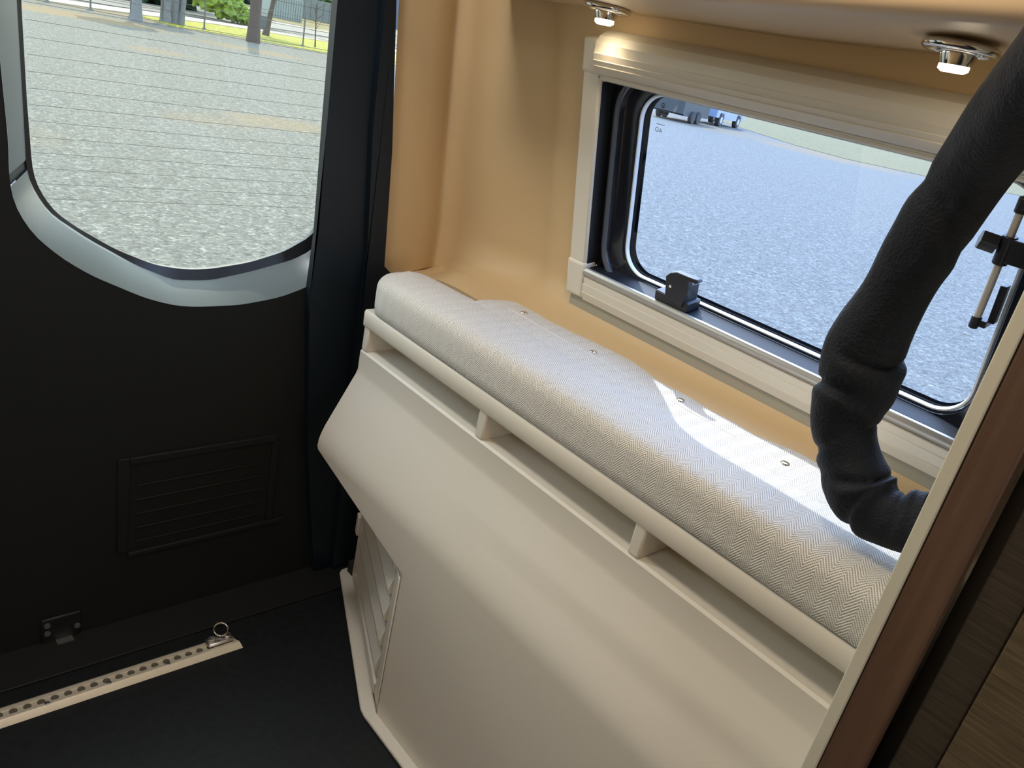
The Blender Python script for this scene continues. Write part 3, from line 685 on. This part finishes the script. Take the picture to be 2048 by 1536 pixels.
# ------------------------------------------------------------------ black fabric roll
K = [(-.190, .66, 1.62, .034), (-.222, .720, 1.575, .036), (-.262, .795, 1.534, .0358), (-.300, .870, 1.486, .0396), (-.341, .940, 1.426, .0395), (-.375, .980, 1.334, .0401), (-.393, 1.000, 1.268, .0395), (-.409, 1.015, 1.197, .0485), (-.405, 1.020, 1.143, .0500), (-.406, 1.025, 1.087, .0425), (-.383, 1.03, 1.043, .0400), (-.348, 1.030, 1.006, .0450), (-.311, 1.030, .993, .0380), (-.275, 1.030, 1.002, .0400), (-.256, 1.030, 1.010, .0400)]
def catmull(P, n):
    out = []
    for i in range(len(P)-1):
        p0, p1, p2, p3 = P[max(i-1, 0)], P[i], P[i+1], P[min(i+2, len(P)-1)]
        for k in range(n):
            t_ = k/n; out.append(tuple(.5*((2*b)+(-a+c)*t_+(2*a-5*b+4*c-d)*t_*t_+(-a+3*b-3*c+d)*t_**3) for a, b, c, d in zip(p0, p1, p2, p3)))
    out.append(P[-1]); return out
KK = catmull(K, 9); bm = B_(); uvl = bm.loops.layers.uv.new('UVMap')
def fold(i, a):
    s = i/9.0
    w_ = .045*math.sin(3*a+s*.9)+.05*noise.noise(Vector((math.cos(a)*1.5, math.sin(a)*1.5, s*.8)))
    for s0, ph_ in ((7.0, .5), (8.4, 2.6), (9.4, 4.2), (10.6, 1.2), (11.5, 3.2), (12.4, .4), (4.6, 2)):
        ds = s-s0-.35*math.sin(a+ph_)
        w_ += -.16*math.exp(-(ds/.13)**2)*(.5+.5*math.cos(a-ph_)) + .07*math.exp(-((ds-.3)/.2)**2)*(.5+.5*math.cos(a-ph_))
    return 1+w_
SG = 56
rg = tube(bm, [k[:3] for k in KK], [k[3] for k in KK], SG, True, fold)
ln = [0]
for a, b in zip(KK[:-1], KK[1:]): ln.append(ln[-1]+(Vector(a[:3])-Vector(b[:3])).length)
idx = {}
for i, r in enumerate(rg):
    for k, v in enumerate(r): idx[v] = (i, k)
for f in bm.faces:
    if len(f.verts) == 4:
        ks = [idx[v][1] for v in f.verts]; wrap = max(ks) == SG-1 and min(ks) == 0
        for l in f.loops:
            i, k = idx[l.vert]; k = SG if (wrap and k == 0) else k; l[uvl].uv = (ln[i], k*.0050)
roll = link('fabric_roll', bm, KNIT, smooth=75)
tag(roll, 'thick black knitted roll hanging before the side window and curling onto the cushion', 'fabric')

# ------------------------------------------------------------------ floor rail and ring
rail = empty('floor_rail', (-1.44, .3, 0), 'pale aluminium cargo rail with a row of slots, lying across the black floor', 'rail')
bm = B_(); Y1, Y0 = .716, -.80; x0, x1 = -1.476, -1.420
Pf = [(x0, .0), (x0+.006, .0055), (x0+.013, .0105), (x0+.020, .0105), (x0+.0205, .0078), (x1-.0205, .0078), (x1-.020, .0105), (x1-.013, .0105), (x1-.006, .0055), (x1, .0)]
Pf = [(x, z+.0005) for x, z in Pf]
a = [bm.verts.new((x, Y0, z)) for x, z in Pf]; b = [bm.verts.new((x, Y1-.016*(x1-x)/(x1-x0), z)) for x, z in Pf]
for k in range(len(Pf)): bm.faces.new((a[k], a[(k+1) % len(Pf)], b[(k+1) % len(Pf)], b[k]))
bm.faces.new(a); bm.faces.new(b); link('rail_body', bm, ALU, rail, smooth=20)
for k in range(26):
    y = .672-.0254*k
    if y < .05: break
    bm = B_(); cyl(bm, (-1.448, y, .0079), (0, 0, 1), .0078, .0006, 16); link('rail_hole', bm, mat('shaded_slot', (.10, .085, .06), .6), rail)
for y in (.545, .42, .30, .17):
    bm = B_(); tube(bm, [(-1.448+.011, y, .0085), (-1.448+.011, y, .0110), (-1.448+.011, y, .0118)], [.006, .0055, .003], 12); link('rail_screw', bm, STEEL, rail, smooth=50)
rgo = empty('tie_down_ring', (-1.45, .672, .01), 'small shiny steel tie-down ring standing at the end of the floor rail', 'ring')
bm = B_(); box(bm, (-1.468, .640, .0112), (-1.440, .702, .020)); link('ring_base', bm, STEEL, rgo, bevel=.004)
bm = B_(); cyl(bm, (-1.455, .652, .019), (0, 0, 1), .009, .008, 16); link('ring_stud', bm, STEEL, rgo, bevel=.001)
bm = B_(); cyl(bm, (-1.455, .690, .019), (0, 0, 1), .008, .006, 16); link('ring_stud', bm, STEEL, rgo, bevel=.001)
bm = B_(); torus(bm, (-1.462, .676, .040), (.75, -.55, .25), .0165, .0021, 36, 8); link('ring_loop', bm, CHROME, rgo, smooth=80)

# ------------------------------------------------------------------ outdoors
GZ = -.65
bm = B_(); q = bmesh.ops.create_grid(bm, x_segments=2, y_segments=2, size=260)['verts']
for v in q: v.co.z = GZ
tag(link('ground', bm, GRAVEL), kind='structure')
def slab(name, pts, m, z=.02, kind='structure', label=None, cat=None):
    bm = B_(); prism(bm, [(x, y, GZ-.05) for x, y in pts], (0, 0, .05+z)); return tag(link(name, bm, m), label, cat, None, kind)
slab('lawn', [(-34.9, 12.2), (-35.6, 15), (-35.2, 17.8), (-34.6, 26), (-34, 34), (-56, 34), (-50, 30), (-45, 20), (-38.5, 11.8)], GRASS, .02)
slab('verge', [(-58, 30), (-62, 60), (-130, 110), (-130, 40), (-70, 26)], DRYG, .03)
def band(name, cl_, w, m, z):
    L_, R2 = [], []
    for i, (x, y) in enumerate(cl_):
        a, b = Vector(cl_[max(0, i-1)]), Vector(cl_[min(len(cl_)-1, i+1)]); d = (b-a).normalized(); nrm = Vector((-d.y, d.x))
        L_.append((x+nrm.x*w/2, y+nrm.y*w/2)); R2.append((x-nrm.x*w/2, y-nrm.y*w/2))
    slab(name, L_+R2[::-1], m, z)
band('footpath', [(-36.2, -8), (-36.3, 0), (-36.9, 7), (-37.9, 9.6), (-39.4, 12), (-42.4, 16), (-43.6, 19), (-45.0, 22.5), (-46.8, 26), (-50, 34)], 1.9, PATH, .05)
band('road', [(-41.8, -8), (-42, 4), (-43.5, 11), (-47, 16), (-51, 22), (-53.5, 27), (-56, 34)], 4.6, ROAD, .04)
band('far_footpath', [(-58.5, 27), (-59.5, 31), (-62, 37)], 2.0, PATH, .05)
slab('side_verge', [(-62, 66), (-44, 52), (-36, 50.5), (-32.4, 48.4), (-26, 44.4), (-22.5, 44), (-18, 49.5), (-12, 66), (-30, 90), (-60, 110)], DRYG, .02)

fence = empty('wire_fence', (-36, 13, GZ), 'thin wire fence on metal posts along the far edge of the gravel lot', 'fence')
fy = [(-35.95, 3.5), (-35.95, 5.8), (-35.94, 8.07), (-35.73, 9.48), (-35.45, 10.82), (-36.6, 12.35), (-36.1, 13.9), (-36.4, 16.4), (-36.6, 18.6), (-36.7, 21.2), (-36.8, 24)]
for x, y in fy:
    bm = B_(); tube(bm, [(x, y, GZ), (x, y, GZ+1.5)], .035, 8); tube(bm, [(x, y, GZ), (x, y, GZ+.1)], [.12, .06], 8); link('fence_post', bm, WIRE, fence)
bm = B_()
for h in (.03, .45, .85, 1.25): tube(bm, [(x, y, GZ+h) for x, y in fy], .010, 4)
link('fence_wire', bm, WIRE, fence)
def trunk(bm, base, h, r, lean_=(0, 0), seg=10, k=6, r1=.6):
    tube(bm, [(base[0]+lean_[0]*i/k+.04*r*math.sin(i*2.1), base[1]+lean_[1]*i/k, GZ+h*i/k) for i in range(k+1)], [r*(1.25 if i == 0 else 1-(1-r1)*i/k) for i in range(k+1)], seg)
def tree(name, base, h, r, bark, leaf, lab, trunks=None, crown=None, lean_=(0, 0)):
    e = empty(name, (base[0], base[1], GZ), lab, 'tree')
    for b, rr, ln_ in (trunks or [(base, r, lean_)]):
        bm = B_(); trunk(bm, b, h, rr, ln_); link('trunk', bm, bark, e, smooth=60)
    if crown:
        bm = B_()
        for (cx, cy, cz, cr) in crown: blob(bm, (cx, cy, cz), cr, 3, .5, 1.6, (1, 1, .8))
        link('foliage', bm, leaf, e)
    return e
tree('tree', (-34.6, 10.77), 3.6, .19, BARKP, LEAFD, 'pale straight trunk standing on the left, at the fence line', crown=[(-34.8, 10.8, 3.9, 1.1)])
tree('tree', (-36.9, 12.8), 3.8, .2, BARKP, LEAFD, 'pale twin trunk tree right of the single pale trunk', trunks=[((-36.73, 12.56), .20, (0, -.15)), ((-37.0, 12.97), .22, (0, .2)), ((-36.8, 13.2), .12, (0, .3))], crown=[(-37, 13.0, 4.0, 1.0)])
tree('tree', (-40.1, 18.4), 2.1, .15, BARK, LEAFM, 'small slender tree with leafy green crown right of the thick pole', lean_=(0, .35), crown=[(-40.1, 18.9, 2.05, .75), (-40.2, 18.3, 2.5, .8), (-40, 19.4, 2.6, .8), (-40.1, 18.8, 3.2, 1.0)])
bm = B_(); trunk(bm, (-33.86, 15.03), 7.5, .23, (0, .1), 12, 8, .8); tag(link('utility_pole', bm, BARK, smooth=60), 'thick brown wooden pole standing on the lawn edge', 'pole')
e = empty('sapling', (-38.0, 20.0, GZ), 'bare thin sapling at the right of the lawn', 'tree')
bm = B_(); trunk(bm, (-37.9, 19.9), 1.9, .035, (.1, -.2), 6); link('trunk', bm, BARK, e)
bm = B_()
for k in range(7):
    a = k*2.3; z0 = GZ+.8+.14*k; tube(bm, [(-37.9, 19.85-.02*k, z0), (-37.9+.4*math.cos(a), 19.85+.4*math.sin(a), z0+.35)], [.015, .006], 5)
link('branch', bm, BARK, e)
def bush(lab, cs, m, name='bush'):
    bm = B_()
    for c in cs: blob(bm, c[:3], c[3], 4, .45, 1.6, (1, 1, .85))
    tag(link(name, bm, m), lab, 'bush')
bush('dark green bush mass left of the bright yellow-green shrub', [(-52, 14.4, .6, 1.8), (-52, 16.3, .9, 2.0), (-52, 17.9, .8, 1.8), (-52.6, 19.0, 1.6, 2.1), (-52.5, 14, 2, 2.6), (-54, 19.4, 2.6, 2.3)], LEAFD)
bush('bright yellow-green shrub between the dark bush and the thick pole', [(-46.8, 18.0, .75, 1.0), (-46.6, 18.9, .35, .85), (-46.5, 19.7, -.05, .6), (-47, 17.4, 1.5, 1.0), (-46.6, 20.2, -.4, .35)], LEAFY)
bush('green bushes behind the containers', [(-98, 42, 1.5, 3.2), (-101, 47, 1.8, 3.4), (-102, 53, 1.6, 3.2), (-97, 38, 1.5, 3)], LEAFM, 'hedge')
def rbox(name, c, sz, ang, m, lab, cat):
    e = empty(name, (c[0], c[1], GZ), lab, cat); rt_ = Matrix.Rotation(ang, 3, 'Z')
    bm = B_(); box(bm, (c[0]-sz[0]/2, c[1]-sz[1]/2, GZ), (c[0]+sz[0]/2, c[1]+sz[1]/2, GZ+sz[2]), rt_, (c[0], c[1], GZ)); link('body', bm, m, e)
    bm = B_()
    for k in range(12):
        y = -sz[1]/2+sz[1]*(k+.5)/12; vs = box(bm, (c[0]+sz[0]/2, c[1]+y-.06, GZ+.1), (c[0]+sz[0]/2+.05, c[1]+y+.06, GZ+sz[2]-.1), rt_, (c[0], c[1], GZ))
    link('ribs', bm, m, e); return e
rbox('shipping_container', (-69.5, 33.1), (2.4, 2.6, 1.75), .0, CONTW, 'pale box container nearest behind the slender tree', 'container')
rbox('shipping_container', (-84, 43), (2.4, 8.5, 2.0), .0, CONTG, 'long grey container right of the pale box container', 'container')
e = empty('warehouse', (-150, 80, GZ), 'grey building far behind the containers', 'building')
bm = B_(); box(bm, (-152, 66, GZ), (-140, 110, GZ+9)); link('wall', bm, HOUSEG, e)
bm = B_(); box(bm, (-153, 65, GZ+9), (-139, 111, GZ+9.5)); link('roof', bm, HOUSEG, e)
e = empty('mailbox_stand', (-44.5, 20.3, GZ), 'small dark box standing beside the footpath behind the thick pole', 'box')
bm = B_(); box(bm, (-45.0, 20.1, GZ), (-44.5, 20.6, GZ+.75)); link('body', bm, HOUSEG, e, bevel=.04)
# pickup and trailer seen through the side window
def vehicle_frame(c, ang):
    rt_ = Matrix.Rotation(ang, 3, 'Z'); c = Vector((c[0], c[1], GZ))
    return lambda x, y, z: c+rt_ @ Vector((x, y, z))
dirv = Vector((-33.0+29.3, 47.3-35.3)); ang = math.atan2(dirv.y, dirv.x)
F = vehicle_frame((-32.2, 44.7), ang)
tk = empty('pickup_truck', F(0, 0, 0), 'light blue pickup truck parked past the gravel, seen through the side window', 'truck')
def prof_body(bm, P, y0, y1, F):
    a = [bm.verts.new(F(x, y0, z)) for x, z in P]; b = [bm.verts.new(F(x, y1, z)) for x, z in P]
    for k in range(len(P)): bm.faces.new((a[k], a[(k+1) % len(P)], b[(k+1) % len(P)], b[k]))
    f = [bm.faces.new(a[::-1]), bm.faces.new(b)]; bmesh.ops.triangulate(bm, faces=f)
bm = B_(); prof_body(bm, [(-2.75, .5), (-2.75, 1.15), (-.75, 1.15), (-.55, 1.75), (.55, 1.78), (1.15, 1.2), (2.6, 1.08), (2.75, .85), (2.75, .45), (2.2, .45), (2.1, .8), (1.3, .8), (1.2, .42), (-1.2, .42), (-1.3, .8), (-2.1, .8), (-2.2, .5)], -.95, .95, F); link('truck_body', bm, TRUCKB, tk, smooth=20)
bm = B_(); prof_body(bm, [(-.55, 1.2), (-.42, 1.66), (.5, 1.68), (.95, 1.22)], -.965, .965, F); link('side_windows', bm, BLKPL, tk)
for x in (-1.7, 1.7):
    for y in (-.82, .82):
        bm = B_(); cyl(bm, F(x, y-.13, .38), F(0, 1, 0)-F(0, 0, 0), .39, .26, 24); wh = link('wheel', bm, TYRE, tk, smooth=40)
        bm = B_(); cyl(bm, F(x, y-.15, .38), F(0, 1, 0)-F(0, 0, 0), .2, .30, 16); link('hub', bm, mat('hub_grey', (.4, .4, .42), .4), wh)
F2 = vehicle_frame((-30.35, 38.7), ang)
tr = empty('box_trailer', F2(0, 0, 0), 'dark box trailer with pale top rail behind the light blue pickup', 'trailer')
bm = B_(); prof_body(bm, [(-2.0, .45), (-2.0, 1.5), (1.9, 1.5), (2.1, 1.3), (2.1, .35), (-1.6, .35)], -.95, .95, F2); link('trailer_body', bm, TRAILER, tr)
bm = B_(); prof_body(bm, [(-2.1, 1.5), (-2.1, 1.62), (2.0, 1.62), (2.0, 1.5)], -1.0, 1.0, F2); link('top_rail', bm, WHITEP, tr)
for x in (-.6, .3):
    for y in (-.98, .98):
        bm = B_(); cyl(bm, F2(x, y-.1, .33), F2(0, 1, 0)-F2(0, 0, 0), .33, .2, 20); link('wheel', bm, TYRE, tr, smooth=40)
bm = B_(); prof_body(bm, [(2.1, .4), (3.3, .45), (3.3, .55), (2.1, .55)], -.08, .08, F2); link('drawbar', bm, TYRE, tr)
